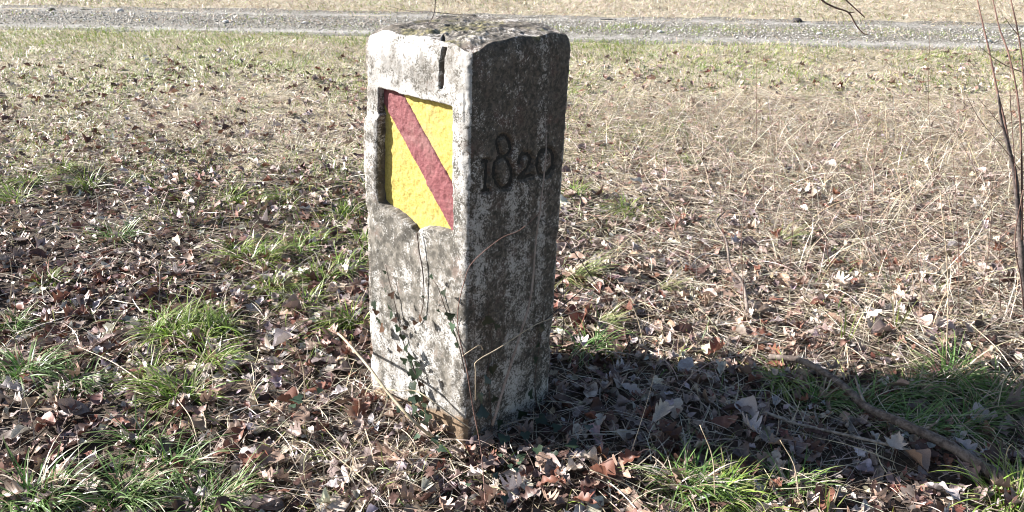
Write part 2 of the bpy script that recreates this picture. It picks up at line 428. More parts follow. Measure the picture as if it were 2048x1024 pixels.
raw_a = np.where((F == 0) | (F == 5), sstep(812, 822, pv-(pu-865)*.35+5*vnoise(pu*.05, pv*.05, seed=75)), 0)*(nors[None, :, 1] < -.3)
raw_a = np.maximum(raw_a, recess*sstep(-6, -2, sdR)*0)
wallin = sstep(.12, .4, recess); wash_shade_a = wash_shade_a-.6*wallin; crust_shade_a = np.maximum(crust_shade_a, .75*wallin); moss_a = 0  # recess wall: brown stone colour with its shade painted in
moss_a = moss_a+.02+.32*sstep(H-.035, H, ZZ)+np.where(F == 3, .16*(1-sstep(.0, .25, hz))+.10*sstep(.8, 1, hz), 0)+np.where(F == 0, -.35*(1-sstep(H-.01, H, ZZ)), 0)
# inner cap rings
NRING = 60
cen = np.append(section(np.array(.5), np.array(.5), np.array(H)), 0)
ring_last = P[-1]; caps = []; 
base_last = P0[-1]
for k in range(1, NRING):
    t = 1-k/NRING
    q_ = ring_last.copy(); q_[:, :2] = cen[:2]+(ring_last[:, :2]-cen[:2])*t
    ztar = H-.002+.011*fbm(q_[:, 0]*9, q_[:, 1]*9, seed=80)+.007*fbm(q_[:, 0]*40, q_[:, 1]*40, seed=81)
    bl = sstep(0, .25, 1-t); q_[:, 2] = ring_last[:, 2]*(1-bl)+ztar*bl+.004*fbm(q_[:, 0]*60, q_[:, 1]*60, seed=83)
    uu, vv = proj(np.column_stack([q_[:, :2], np.full(NC, H)]))
    ck = sstep(4.2, 1.5, np.minimum(sdpath(uu, vv, [(886, 92), (887, 78), (888, 72)]), sdpath(uu, vv, [(897, 55), (904, 51), (914, 47)]))+1.0*vnoise(uu*.2, vv*.2, seed=84))
    q_[:, 2] -= .035*ck
    caps.append(q_)
caps = np.array(caps)
V = np.concatenate([P.reshape(-1, 3), caps.reshape(-1, 3), [[cen[0], cen[1], caps[-1][:, 2].mean()]]])
nr_all = ROWS+NRING-1
i = np.arange(nr_all-1)[:, None]*NC; j = np.arange(NC)[None]; j2 = (j+1) % NC
Q = np.stack([i+j2, i+j, i+NC+j, i+NC+j2], -1).reshape(-1, 4)
lastb = (nr_all-1)*NC; T3 = np.stack([lastb+(np.arange(NC)+1) % NC, lastb+np.arange(NC), np.full(NC, nr_all*NC)], -1)
nc_ = caps.shape[0]*NC
cu = caps.reshape(-1, 3)
cap_cr = .55+.4*fbm(cu[:, 0]*8, cu[:, 1]*8, seed=90)
cap_moss = .40+.5*fbm(cu[:, 0]*11, cu[:, 1]*11, seed=91)
cap_wash = .30+.35*fbm(cu[:, 0]*13, cu[:, 1]*13, seed=92)
cat = lambda a, c: np.concatenate([a.ravel(), c, [c[-1]]])
stone = empty('boundary_stone', (-.16, 2.3, 0))
tag(stone, 'square whitewashed stone boundary post with yellow and red shield and year 1820', 'boundary stone')
def under(o, parent): o.parent = parent; o.data.transform(Matrix.Translation(-parent.location)); return o
body = under(np_mesh('pillar', V, Q, T3, M_stone, attrs={'wash': cat(wash_shade_a, cap_wash), 'crust': cat(crust_shade_a, cap_cr), 'moss': cat(moss_a, cap_moss), 'raw': cat(raw_a, np.zeros(nc_))}, smooth=True), stone)  # wash, crust: stone surface plus painted shade of slot and recess wall
body['label'] = 'white flecked stone pillar with dark weathered right face'

def face_grid(fidx, u0, u1, v0, v1, depth_fn, keep_fn, name, mat, step=1, label=None):
    jj = np.where(face == fidx)[0]
    sub_u = pu[:, jj]; sub_v = pv[:, jj]
    D = depth_fn(sub_u, sub_v, P0[:, jj]); q_ = P0[:, jj].copy(); q_[..., :2] -= D[..., None]*NR[jj][None]
    keep = keep_fn(sub_u, sub_v) & (sub_u > u0) & (sub_u < u1) & (sub_v > v0) & (sub_v < v1)
    kq = keep[:-1, :-1] & keep[1:, :-1] & keep[:-1, 1:] & keep[1:, 1:]
    id_ = np.arange(keep.size).reshape(keep.shape)
    Qs = np.stack([id_[:-1, 1:], id_[:-1, :-1], id_[1:, :-1], id_[1:, 1:]], -1)[kq]
    used, inv = np.unique(Qs, return_inverse=True)
    o = under(np_mesh(name, q_.reshape(-1, 3)[used], inv.reshape(-1, 4), mat=mat, smooth=True), stone)
    if label: o['label'] = label
    return o
rough_s = lambda p_: .0028*fbm(p_[..., 0]*60, p_[..., 1]*60, p_[..., 2]*60, seed=100, o=3)+.0025*fbm(p_[..., 0]*14, p_[..., 1]*14, p_[..., 2]*14, seed=101)
face_grid(0, 748, 914, 168, 476, lambda u, v, p_: .0235+rough_s(p_)+.0, lambda u, v: sdpoly(u, v, RECESS) < 8, 'shield_field', M_yellow, label='yellow painted shield field sunk in the left face')
def strd(u, v, p_):
    s_ = sdpoly(u, v, STRIPE)+.6*vnoise(u*.15, v*.15, seed=102)
    return .0190+sstep(-2.5, 2.2, s_)*.011+rough_s(p_)*1.1
face_grid(0, 748, 914, 168, 476, strd, lambda u, v: (sdpoly(u, v, STRIPE) < 4) & (sdpoly(u, v, RECESS) < 7), 'diagonal_band', M_red, label='dark red band across the yellow shield')
for k, ps in DIG.items():
    fn = lambda u, v, ps=ps: np.min([sdpath(u, v, p_) for p_ in ps], 0)+1.5*vnoise(u*.16, v*.16, seed=42) < 3.9
    face_grid(3, 900, 1160, 250, 400, lambda u, v, p_: depth[:, np.where(face == 3)[0]]-.0014, fn, 'numeral', M_black, label='carved dark numeral %s on the shaded face' % k)

# ------------------------------------------------------------------ blades
def blades(base, L, a0, e0, bend, curl, width, col, K, roll=None, clampg=True, tipcol=None):
    """ribbons that start at base; every argument is an array over blades"""
    n = len(L); p = base.copy(); pts = [p.copy()]; angs = [a0.copy()]
    for k in range(K):
        e = e0+bend*(k/(K)); a = a0+curl*(k/K)
        p = p+(L/K)[:, None]*np.stack([np.cos(e)*np.cos(a), np.cos(e)*np.sin(a), np.sin(e)], -1)
        if clampg: p[:, 2] = np.maximum(p[:, 2], height(p[:, 0], p[:, 1])+.002+.004*((np.arange(n) % 7)/7))
        pts.append(p.copy()); angs.append(a)
    if roll is None: roll = rng.uniform(-.9, .9, n)
    V = []; 
    for k in range(K):
        a = angs[k]; w_ = width*(1-(k/K)**2*.75)*.5
        side = np.stack([-np.sin(a)*np.cos(roll), np.cos(a)*np.cos(roll), np.sin(roll)], -1)*w_[:, None]
        V += [pts[k]-side, pts[k]+side]
    V.append(pts[K]); V = np.stack(V, 1)                        # n, 2K+1, 3
    m_ = 2*K+1; off = np.arange(n)[:, None]*m_
    q = np.concatenate([off+np.array([[2*k, 2*k+1, 2*k+3, 2*k+2]]) for k in range(K-1)], 0) if K > 1 else None
    t = off+np.array([[2*K-2, 2*K-1, 2*K]])
    cc = np.repeat(col[:, None], m_, 1)
    if tipcol is not None:
        f = np.concatenate([np.repeat(np.arange(K)/K, 2), [1]])**2
        cc = cc*(1-f[None, :, None])+tipcol[:, None]*f[None, :, None]
    return V.reshape(-1, 3), q, t, cc.reshape(-1, 3)
def blades_obj(name, *a, mat=None, **k):
    V, q, t, c = blades(*a, **k)
    return np_mesh(name, V, q, t, mat or M_blade, attrs={'col': c})
STRAW = np.array([(.76, .67, .56), (.64, .54, .46), (.70, .61, .43), (.58, .49, .34), (.80, .74, .62), (.46, .38, .30), (.68, .62, .51)])
GREEN = np.array([(.17, .27, .045), (.25, .34, .06), (.36, .39, .11), (.13, .21, .06)])
DRYP = np.array([(.40, .29, .24), (.33, .22, .19), (.50, .42, .38)])
def pick(pal, n, jit=.15):
    c = pal[rng.integers(0, len(pal), n)]; return np.clip(c*(1+rng.normal(0, jit, (n, 1)))*(1+rng.normal(0, .05, (n, 3))), .01, .85)
def wedge(n, y0, y1, margin=1.22, extra=.4):
    y = np.sqrt(rng.uniform(y0**2, y1**2, n)); hw = (y*.906+.68)*.65*margin+extra
    hw1 = (y1*.906+.68)*.65*margin+extra
    return rng.uniform(-1, 1, n)*hw, y
# lawn between the litter and the track, and the field beyond it
def lawn(name, n, y0, y1, K, lmin, lmax, width, greenness, label, skiptrack=True, cover=None):
    x, y = wedge(n, y0, y1)
    r = road_t(x, y); keep = np.ones(n, bool)
    if skiptrack:
        on = sstep(8.95, 9.5, r+.25*vnoise(x*3, y*3, seed=5))*(1-sstep(10.9, 11.4, r+.25*vnoise(x*3, y*3, seed=6)))
        mid = np.exp(-((r-10.2)/.36)**2)*.55*(vnoise(x*2, y*3, seed=7) > -.25)+.05
        keep = rng.uniform(size=n) > on*(1-mid)
    if cover is not None: keep &= rng.uniform(size=n) < cover(x, y)
    x, y, r = x[keep], y[keep], r[keep]; n = len(x)
    z = height(x, y)
    g = greenness(x, y); isg = rng.uniform(size=n) < g
    col = np.where(isg[:, None], pick(GREEN, n)*1.25, pick(STRAW, n))
    L = rng.uniform(lmin, lmax, n)*np.where(isg, .8, 1)
    az = rng.uniform(0, 2*pi, n)*.6+fbm(x*1.2, y*1.2, seed=15)*6
    e0 = np.where(isg, rng.uniform(.5, 1.4, n), rng.uniform(.15, 1.0, n))
    wd = width*rng.uniform(.7, 1.3, n)
    o = blades_obj(name, np.stack([x, y, z], -1), L, az, e0, -rng.uniform(.3, 1.5, n), rng.normal(0, .7, n), wd, col, K)
    return tag(o, label, kind='stuff')
gfield = lambda x, y: np.clip(.36+.75*fbm(x*.9, y*.9, seed=11, o=3)+.28*sstep(8.0, 9.1, road_t(x, y)), .05, .9)
lawn('lawn_grass', 150000, 4.0, 10.4, 3, .035, .10, .0052, gfield, 'matted straw and green grass between the litter and the track', cover=lambda x, y: sstep(3.9, 5.4, y+.5*fbm(x*1.1, y*1.1, seed=17)))
lawn('field_grass', 75000, 10.4, 15.5, 2, .05, .10, .009, lambda x, y: np.clip(.10+.35*fbm(x*.5, y*.5, seed=12)+.10*(x < -3), .02, .5), 'pale dry grass of the field beyond the gravel track')
# loose straw near the stone
def straw(n, name, y0, y1, lmin, lmax, dens, label, pal=STRAW, e=(.0, .35), width=.0024, lift=.03, K=5, bendr=(.1, .6)):
    x, y = wedge(n, y0, y1); keep = rng.uniform(size=n) < dens(x, y); x, y = x[keep], y[keep]; n = len(x)
    z = height(x, y)+rng.uniform(0, lift, n)
    o = blades_obj(name, np.stack([x, y, z], -1), rng.uniform(lmin, lmax, n), rng.uniform(0, 2*pi, n), rng.uniform(*e, n), -rng.uniform(*bendr, n), rng.normal(0, .5, n), width*rng.uniform(.6, 1.5, n), pick(pal, n), K)
    return tag(o, label, kind='stuff')
rightf = lambda x, y: sstep(.0, .9, x)*sstep(2.3, 2.8, y)
straw(120000, 'loose_straw', 1.3, 6.6, .06, .26, lambda x, y: np.clip(.22+.75*rightf(x, y)+.25*np.exp(-((x-1.0)/.9)**2-((y-2.2)/.3)**2)+.8*np.exp(-((x+.5)/.35)**2-((y-2.0)/.32)**2)+.3*fbm(x*1.5, y*1.5, seed=19), .05, 1), 'thin dry straw blades lying across the leaf litter')
straw(26000, 'standing_straw', 1.9, 6.2, .12, .40, lambda x, y: sstep(.9, 1.9, x+.25*(y-3))*.95*(.35+.65*sstep(2.4, 2.9, y))+.02, 'tangle of tall dry grass under the bare shrub', pal=np.vstack([STRAW, STRAW[3:], DRYP[:1]]), e=(.15, 1.25), width=.0030, lift=.0, K=6, bendr=(.3, 1.6))
straw(22000, 'green_grass', 1.3, 5.4, .05, .13, lambda x, y: np.clip(-.05+1.0*fbm(x*1.3+3, y*1.3, seed=23)+.9*np.exp(-((y-4.0+.1*x)/.55)**2)*(vnoise(x*2.2, y*2.2, seed=24) > .05)*(x < .2), 0, 1), 'short green grass sprouting through the litter', pal=GREEN, e=(.5, 1.4), width=.0036, lift=0, K=4, bendr=(.5, 1.8))
TWC = np.array([(.16, .10, .075), (.24, .17, .13), (.10, .065, .05)])
straw(3500, 'fine_twigs', 1.3, 5.5, .06, .28, lambda x, y: .7+0*x, 'thin dark twig fragments scattered on the litter', pal=TWC, e=(-.05, .25), width=.0032, lift=.03, K=4, bendr=(0, .3))

# ------------------------------------------------------------------ leaves
LC = {'tan': (.39, .275, .215), 'russet': (.235, .105, .072), 'grey brown': (.29, .228, .21), 'pale cream': (.66, .57, .49), 'dark brown': (.115, .064, .052), 'silvery grey': (.56, .51, .51)}
def leaf_shape(kind, K, S, seed):
    """unit-length leaf along +Y; returns V,quads"""
    rs = np.random.default_rng(seed); t = np.linspace(0, 1, K+1)
    if kind == 'oak':
        nl = rs.integers(3, 5); wmax = rs.uniform(.20, .28)
        env = np.sin(pi*np.clip((t-.10)/.92, 0, 1)**1.25)**.75
        def half(ph): return wmax*env*(1-.50*(.5+.5*np.cos(2*pi*nl*t+ph+rs.uniform(-.5, .5)))**2.2)
        wl, wr = half(pi), half(pi+rs.uniform(-.6, .6))
    elif kind == 'maple':
        wmax = .38; env = np.sin(pi*np.clip((t-.12)/.9, 0, 1)**.8)**.7
        lob = np.interp(t, [0, .12, .25, .36, .5, .62, .75, .85, 1], [0, .1, 1, .55, 1.1, .45, .62, .3, 0])
        wl = wmax*lob*(env**.2); wr = wmax*lob*(env**.2)*rs.uniform(.85, 1.1)
    else:
        wmax = rs.uniform(.22, .32); env = np.sin(pi*np.clip((t-.08)/.94, 0, 1)**.9)**.8
        wl = wmax*env; wr = wmax*env*rs.uniform(.85, 1.1)
    wl = np.maximum(wl, .012); wr = np.maximum(wr, .012); wl[-1] = wr[-1] = .004
    s_ = np.linspace(-1, 1, S+1)
    X = np.where(s_[None] < 0, s_[None]*wl[:, None], s_[None]*wr[:, None])
    # lobes sweep forward
    Yv = t[:, None]+.14*np.abs(X)
    curl = rs.uniform(-.4, 2.6); bend = rs.uniform(-.8, 1.5); tw = rs.uniform(-1.2, 1.2)
    Zv = curl*X**2*3.0+bend*(Yv-.5)**2*.55+tw*X*(Yv-.5)*.8
    Zv = Zv+.055*vnoise(X*7+seed, Yv*7, seed=seed)+.03*vnoise(X*15, Yv*15+seed, seed=seed+1)
    Zv = Zv-.02*(np.abs(s_)[None] < .01)*1.0
    V = np.stack([X, Yv-.5, Zv], -1).reshape(-1, 3)
    id_ = np.arange((K+1)*(S+1)).reshape(K+1, S+1)
    Qd = np.stack([id_[:-1, :-1], id_[:-1, 1:], id_[1:, 1:], id_[1:, :-1]], -1).reshape(-1, 4)
    return V, Qd
def rotmats(yaw, pitch, roll):
    cz, sz, cx, sx, cy, sy = np.cos(yaw), np.sin(yaw), np.cos(pitch), np.sin(pitch), np.cos(roll), np.sin(roll)
    n = len(yaw); Rz = np.zeros((n, 3, 3)); Rx = np.zeros((n, 3, 3)); Ry = np.zeros((n, 3, 3))
    Rz[:, 0, 0] = cz; Rz[:, 0, 1] = -sz; Rz[:, 1, 0] = sz; Rz[:, 1, 1] = cz; Rz[:, 2, 2] = 1
    Rx[:, 0, 0] = 1; Rx[:, 1, 1] = cx; Rx[:, 1, 2] = -sx; Rx[:, 2, 1] = sx; Rx[:, 2, 2] = cx
    Ry[:, 1, 1] = 1; Ry[:, 0, 0] = cy; Ry[:, 0, 2] = sy; Ry[:, 2, 0] = -sy; Ry[:, 2, 2] = cy
    return Rz@Rx@Ry
TP, BP = TOP, BOT
def in_stone(x, y, m_=.03):
    # inside the stone's footprint (in its own axes)
    dx, dy = x-BOT['n'][0], y-BOT['n'][1]
    a = (dx*e_l[0]+dy*e_l[1])/.46; b_ = (dx*e_r[0]+dy*e_r[1])/.40
    return (a > -m_) & (a < 1+m_) & (b_ > -m_) & (b_ < 1+m_)
def litter_density(x, y):
    left = 1-sstep(-.4, .3, x)
    lim = 4.6+.5*fbm(x, y, seed=27)
    base = np.where(left > .5, 1.0, .72)
    d_ = base*(1-sstep(lim-.4, lim+.5, y))+(.20+.5*np.clip(fbm(x*1.1, y*1.1, seed=29)+.25, 0, 1)*(.35+.65*left))*(1-sstep(6.5, 9, y))
    d_ = d_*(1+.5*fbm(x*1.6, y*1.6, seed=28)) + .55*np.exp(-((x-.75)/.6)**2-((y-3.0)/.6)**2)
    return np.clip(d_*(1-.5*sstep(.7, 1.2, x)*sstep(1.95, 2.1, y)*(1-sstep(2.7, 3.1, y))), 0, 1)
NL = 26000
x, y = wedge(NL, 1.25, 8.8); 
keep = (rng.uniform(size=NL) < litter_density(x, y)) & ~in_stone(x, y); x, y = x[keep], y[keep]
xb, yb = wedge(4000, 1.25, 3.4); kb = (rng.uniform(size=4000) < litter_density(xb, yb)) & ~in_stone(xb, yb)
x = np.concatenate([x, xb[kb]]); y = np.concatenate([y, yb[kb]]); n = len(x)
size = np.clip(rng.normal(.064, .022, n), .025, .115); z = height(x, y)+rng.uniform(.003, .032, n)
pit = rng.normal(0, .30, n); rol = rng.normal(0, .30, n); yaw = rng.uniform(0, 2*pi, n)
names = list(LC); 
pl = np.array([.25, .13, .25, .12, .15, .10]); pr = np.array([.32, .08, .15, .37, .04, .04])
mixr = sstep(.0, .8, x)[:, None]*sstep(2.2, 2.6, y)[:, None]
pp = pl*(1-mixr)+pr*mixr; cum = np.cumsum(pp, 1)
ci = (rng.uniform(size=n)[:, None] > cum).sum(1).clip(0, 5)
KINDS = ['oak', 'oak', 'oak', 'oak', 'maple', 'oval']
kw = np.array([.21, .22, .21, .2, .03, .13])
ki = rng.choice(6, n, p=kw)
# the leaves that show largest become things of their own
P3 = np.stack([x, y, z+.01], -1); uu, vv = proj(P3); dist = np.linalg.norm(P3-CP, axis=1)
inside = (uu > 8) & (uu < 2040) & (vv > 8) & (vv < 1016) & (y > 1.3)
behind = (y > 2.1) & (uu > 728) & (uu < 1120) & (vv < 850)
score = np.where(inside & ~behind, size/dist*(1+.8*rng.uniform(size=n)), -1)
order = np.argsort(-score)[:285]; single = np.zeros(n, bool); single[order] = True
z[single] += .012
# mass of the litter, built from three templates of each kind
def mass(idx, K, S, name, label, cpal=None):
    Vs, Qs, Cs = [], [], []; off = 0
    tv = rng.integers(0, 5, len(idx))
    for kk in range(6):
        for v_ in range(5):
            ii = idx[(ki[idx] == kk) & (tv == v_)]
            if not len(ii): continue
            V, Qd = leaf_shape(KINDS[kk], K, S, 300+kk*10+v_)
            R_ = rotmats(yaw[ii], pit[ii], rol[ii])
            W = np.einsum('nij,vj->nvi', R_, V)*size[ii][:, None, None]+np.stack([x[ii], y[ii], z[ii]], -1)[:, None]
            W[..., 2] = np.maximum(W[..., 2], (height(x[ii], y[ii])-.004)[:, None])
            pal = np.array([LC[k] for k in names])
            cc = pal[ci[ii]]*(1+rng.normal(0, .16, (len(ii), 1)))*(1+rng.normal(0, .05, (len(ii), 3)))
            Vs.append(W.reshape(-1, 3)); Qs.append((Qd[None]+off+np.arange(len(ii))[:, None, None]*len(V)).reshape(-1, 4))
            Cs.append(np.repeat(np.clip(cc, .01, .8), len(V), 0)); off += len(ii)*len(V)
    o = np_mesh(name, np.vstack(Vs), np.vstack(Qs), mat=M_litter, attrs={'col': np.vstack(Cs)})
    return tag(o, label, kind='stuff')
rest = np.where(~single)[0]
mass(rest[y[rest] < 3.6], 13, 2, 'leaf_litter', 'bed of dry oak leaves around the boundary stone')
mass(rest[y[rest] >= 3.6], 6, 2, 'far_leaf_litter', 'dry leaves thinning out over the lawn')
# crumbs of broken leaf
nb = 26000; xs, ys = wedge(nb, 1.25, 6.0); kb = (rng.uniform(size=nb) < litter_density(xs, ys)+.1) & ~in_stone(xs, ys)
sv = (x, y, z, size, pit, rol, yaw, ki, ci)
x, y = xs[kb], ys[kb]; n2 = len(x); z = height(x, y)+rng.uniform(.004, .03, n2); size = rng.uniform(.014, .04, n2); pit = rng.normal(0, .7, n2); rol = rng.normal(0, .7, n2)
yaw = rng.uniform(0, 6.28, n2); ki = rng.integers(0, 6, n2); ci = rng.integers(0, 6, n2)
mass(np.arange(n2), 3, 1, 'leaf_crumbs', 'broken leaf fragments among the litter')
x, y, z, size, pit, rol, yaw, ki, ci = sv

# ------------------------------------------------------------------ sticks, canes and the shrub
def stick(name, label, cat_, P, r0, r1, mat, group=None, **kw):
    o = tube(name, P, r0, r1, mat, **kw); rebase(o, P[0]); return tag(o, label, cat_, group)
def G(u, v, lift=.0):
    p = gp(u, v, .02+lift); p[2] = float(height(p[0], p[1]))+.043+lift; return p
root = empty('fallen_branch', G(1990, 950)); tag(root, 'thick grey brown fallen branch running into the stone\'s shadow', 'branch')
tube('limb', [G(2015, 962, -.012), G(1985, 948, .0), G(1900, 895, .012), (G(1840, 868, .02)), G(1775, 830, .02), G(1735, 805, .02), G(1690, 765, .02), G(1650, 738, .03), G(1600, 712, .025), G(1540, 702, .01)],   .0185, .011, M_bark2, root, sides=9, n=8, wob=.13, seed=3)
tube('side_twig', [G(1735, 805, .02), G(1722, 775, .05), G(1712, 745, .075)], .006, .003, M_bark, root, sides=6, seed=4)
tube('side_twig', [G(1840, 868, .02), G(1870, 850, .05), G(1880, 835, .06)], .005, .002, M_bark, root, sides=6, seed=5)
stick('fallen_stick', 'straight thin grey stick lying in the shade left of the thick branch', 'stick', [G(1528, 822, .01), G(1590, 840, .012), G(1650, 853, .012), G(1740, 880, .01), G(1830, 905)], .0055, .0045, M_bark, sides=7, seed=6)
stick('crooked_stick', 'crooked grey stick standing in sunlit straw right of the stone', 'stick', [G(1495, 632, -.01), G(1493, 600, .01), G(1484, 562, .03), G(1462, 528, .045), G(1452, 478, .05), G(1432, 448, .04), G(1448, 428, .02)], .008, .0045, M_bark2, sides=7, seed=7)
stick('pale_cane', 'long pale cane sloping down beside the stone\'s left foot', 'cane', [G(676, 668, .03), at(690, 680, 2.20), at(730, 725, 2.08), at(780, 790, 1.98), at(830, 845, 1.92), G(868, 880)], .0042, .0048, M_cane, sides=7, seed=8)
stick('arching_stem', 'thin grey green stem arching across the stone\'s brown foot', 'cane', [G(745, 770, .02), at(790, 781, 2.02), at(830, 782, 1.99), at(862, 800, 1.96), at(905, 832, 1.95), at(940, 856, 1.96)], .0026, .0018, M_cane, sides=6, seed=9)
stick('leaning_stalk', 'dry straw stalk leaning up the dated face of the stone', 'stalk', [at(985, 850, 2.05), at(1010, 765, 2.08), at(1040, 670, 2.10), at(1062, 590, 2.12), at(1072, 480, 2.14), at(1080, 420, 2.14), at(1091, 320, 2.14), at(1092, 270, 2.16), at(1090, 225, 2.18)], .0045, .0008, M_twig2, sides=7, seed=10)
vine = stick('front_runner', 'long thin reddish runner rising in front of the stone\'s near edge', 'stem', [G(985, 1060), G(972, 1010), at(962, 900, 1.88), at(945, 810, 1.90), at(932, 730, 1.90), at(918, 670, 1.92), at(916, 620, 1.93), at(928, 565, 1.93), at(945, 525, 1.94), at(1000, 478, 1.97), at(1040, 460, 2.0), at(1080, 425, 2.03)], .0022, .0009, M_twig, sides=6, seed=11)
stick('bent_stalk', 'kinked pale stalk bent at a right angle before the dated face', 'stalk', [at(951, 800, 1.95), at(951, 740, 1.95), at(954, 722, 1.95), at(1000, 695, 2.0), at(1050, 662, 2.06), at(1085, 643, 2.12), at(1130, 630, 2.2), at(1165, 620, 2.25)], .0017, .0013, M_straw, sides=6, n=3, seed=12)
stick('curled_tendril', 'short curled pale tendril beside the stone\'s near edge', 'stem', [at(925, 712, 1.92), at(938, 703, 1.92), at(955, 692, 1.93), at(962, 692, 1.95), at(966, 700, 1.96)], .0014, .001, M_straw, sides=5, seed=13)
for (lab, pts) in [('dark thorny twig rising from the stone\'s right foot', [(1085, 440, 2.2), (1120, 470, 2.25), (1160, 520, 2.3), (1200, 580, 2.35), (1235, 640, 2.4)]),
                   ('dark twig crossing the grass right of the stone', [(1090, 640, 2.25), (1140, 600, 2.3), (1190, 560, 2.35), (1240, 530, 2.4)]),
                   ('upright dark twig against the green tuft right of the stone', [(1125, 690, 2.35), (1128, 600, 2.35), (1120, 520, 2.35)]),
                   ('arched dark twig over the straw beyond the crooked stick', [(1430, 470, 3.6), (1450, 430, 3.6), (1500, 412, 3.55), (1560, 410, 3.55)])]:
    stick('dark_twig', lab, 'twig', [at(*p_) for p_ in pts], .002, .001, M_dbark, sides=5, seed=len(lab))
GR = 'thin dry stalks rooted in the litter'
more = [((20, 520, .1), (18, 600, 0), 'short upright straw stalk at the left picture edge'), ((155, 700, .02), (300, 780, .02), 'straight pale straw stalk in front of the left sedge tufts'),
        ((590, 690, .10), (610, 800, 0), 'curved pale straw stalk left of the stone\'s foot'), ((360, 820, .03), (395, 880, 0), 'short pale stalk below the bright sedge tuft'),
        ((1400, 850, .12), (1430, 990, 0), 'leaning pale stalk in the stone\'s shadow'), ((1180, 940, .05), (1320, 1015, 0), 'long pale stalk in front of the shadow'),
        ((1560, 880, .06), (1600, 985, 0), 'pale stalk crossing the bottom edge of the shadow'), ((1235, 560, .05), (1290, 690, 0), 'reddish straw stalk right of the fanned tuft'),
        ((1930, 680, .03), (2046, 770, .0), 'thick white straw stalk below the bare shrub'), ((1880, 380, .30), (1890, 730, 0), 'tall upright tan stalk left of the bare shrub')]
for k, (a, b_, lab) in enumerate(more):
    pa, pb = G(a[0], a[1]), G(b_[0], b_[1])
    if a[2] > .04: pa = at(a[0], a[1], pb[1]+.03)
    else: pa[2] += a[2]
    mid = (pa+pb)/2+np.array([.012, 0, .012])
    stick('dry_stalk', lab, 'stalk', [pb, mid, pa], .0022, .0012, M_straw, GR, sides=5, seed=20+k)

shrub = empty('bare_shrub', gp(2052, 640)); tag(shrub, 'leafless dark stemmed shrub at the right edge with a broken top', 'shrub')
YS = 2.75
tube('trunk', [at(2056, 660, YS), at(2044, 520, YS), at(2038, 440, YS), at(2030, 350, YS), at(2016, 290, YS), at(2003, 240, YS), at(1996, 188, YS)], .0125, .003, M_dbark, shrub, sides=8, seed=30)
for k, (pts, r0, r1) in enumerate([([(2034, 400, 2.76), (2012, 255, 2.78), (1996, 190, 2.8), (1980, 110, 2.85), (1966, 50, 2.9), (1955, 0, 2.95), (1945, -60, 3.0)], .0042, .002),
        ([(2044, 480, 2.74), (2043, 300, 2.75), (2036, 200, 2.77), (2018, 110, 2.8), (2000, 60, 2.85), (1986, 0, 2.9), (1975, -60, 2.95)], .0038, .0018),
        ([(2060, 420, 2.8), (2052, 250, 2.85), (2045, 130, 2.9), (2035, 60, 2.92), (2022, 0, 2.95), (2012, -50, 3.0)], .0036, .0018),
        ([(2036, 70, 2.92), (2020, 50, 2.9), (2009, 34, 2.88)], .0015, .0008),
        ([(2046, 145, 2.85), (2010, 130, 2.82), (1980, 110, 2.8), (1958, 92, 2.78)], .0016, .0008),
        ([(2034, 390, 2.74), (2024, 250, 2.74), (2020, 180, 2.75), (2021, 120, 2.76)], .0016, .0008),
        ([(2010, 262, 2.74), (1985, 230, 2.72), (1955, 195, 2.7)], .0013, .0007),
        ([(2040, 340, 2.74), (2010, 300, 2.7), (1960, 240, 2.66), (1930, 185, 2.62)], .0014, .0007),
        ([(2048, 620, 2.75), (2042, 560, 2.7), (2030, 480, 2.68), (2046, 380, 2.68)], .003, .0015)]):
    tube('twig', [at(*p_) for p_ in pts], r0, r1, M_twig, shrub, sides=6, n=5, seed=40+k)
# thin reddish shoots in the right-hand thicket
GS = 'thin red brown bramble shoots in the right hand thicket'
shoots = [((1500, 300), (1488, 600)), ((1545, 240), (1530, 470)), ((1760, 190), (1740, 500)), ((1640, 380), (1660, 560)), ((1690, 300), (1750, 560)), ((1860, 60), (1868, 360)),
          ((1800, 200), (1905, 430)), ((1870, 170), (1990, 420)), ((1700, 240), (1720, 480)), ((1600, 330), (1580, 540)), ((1950, 250), (1925, 560)), ((1830, 330), (1842, 640)),
          ((1560, 230), (1552, 420)), ((1980, 330), (1960, 600)), ((1905, 300), (1915, 640)), ((1440, 360), (1452, 500)), ((1780, 380), (1790, 620)), ((2010, 400), (2000, 640)), ((1515, 40), (1512, 300)), ((1620, 300), (1700, 420))]
for k, (t_, b_) in enumerate(shoots):
    pb = G(*b_); Yt = pb[1]+random.uniform(-.15, .1); pt = at(*t_, Yt); mid = (pt+pb)/2+np.array([random.uniform(-.03, .03), 0, .01])
    side = 'beside the bare shrub' if b_[0] > 1880 else ('near the crooked stick' if b_[0] < 1600 else 'in the middle of the straw thicket')
    stick('bramble_shoot', '%s reddish shoot %s, %s row, %s' % (['tall', 'short', 'leaning'][0 if abs(t_[0]-b_[0]) < 25 and b_[1]-t_[1] > 220 else (2 if abs(t_[0]-b_[0]) >= 40 else 1)], side, ['front', 'middle', 'back'][0 if pb[1] < 3.0 else (1 if pb[1] < 3.7 else 2)], ['knee high', 'thinnest there', 'curving', 'straight', 'faint', 'slightly bowed', 'thorny looking'][k % 7]), 'shoot', [pb, mid, pt], .0015, .0007, M_twig, GS, sides=5, seed=60+k)
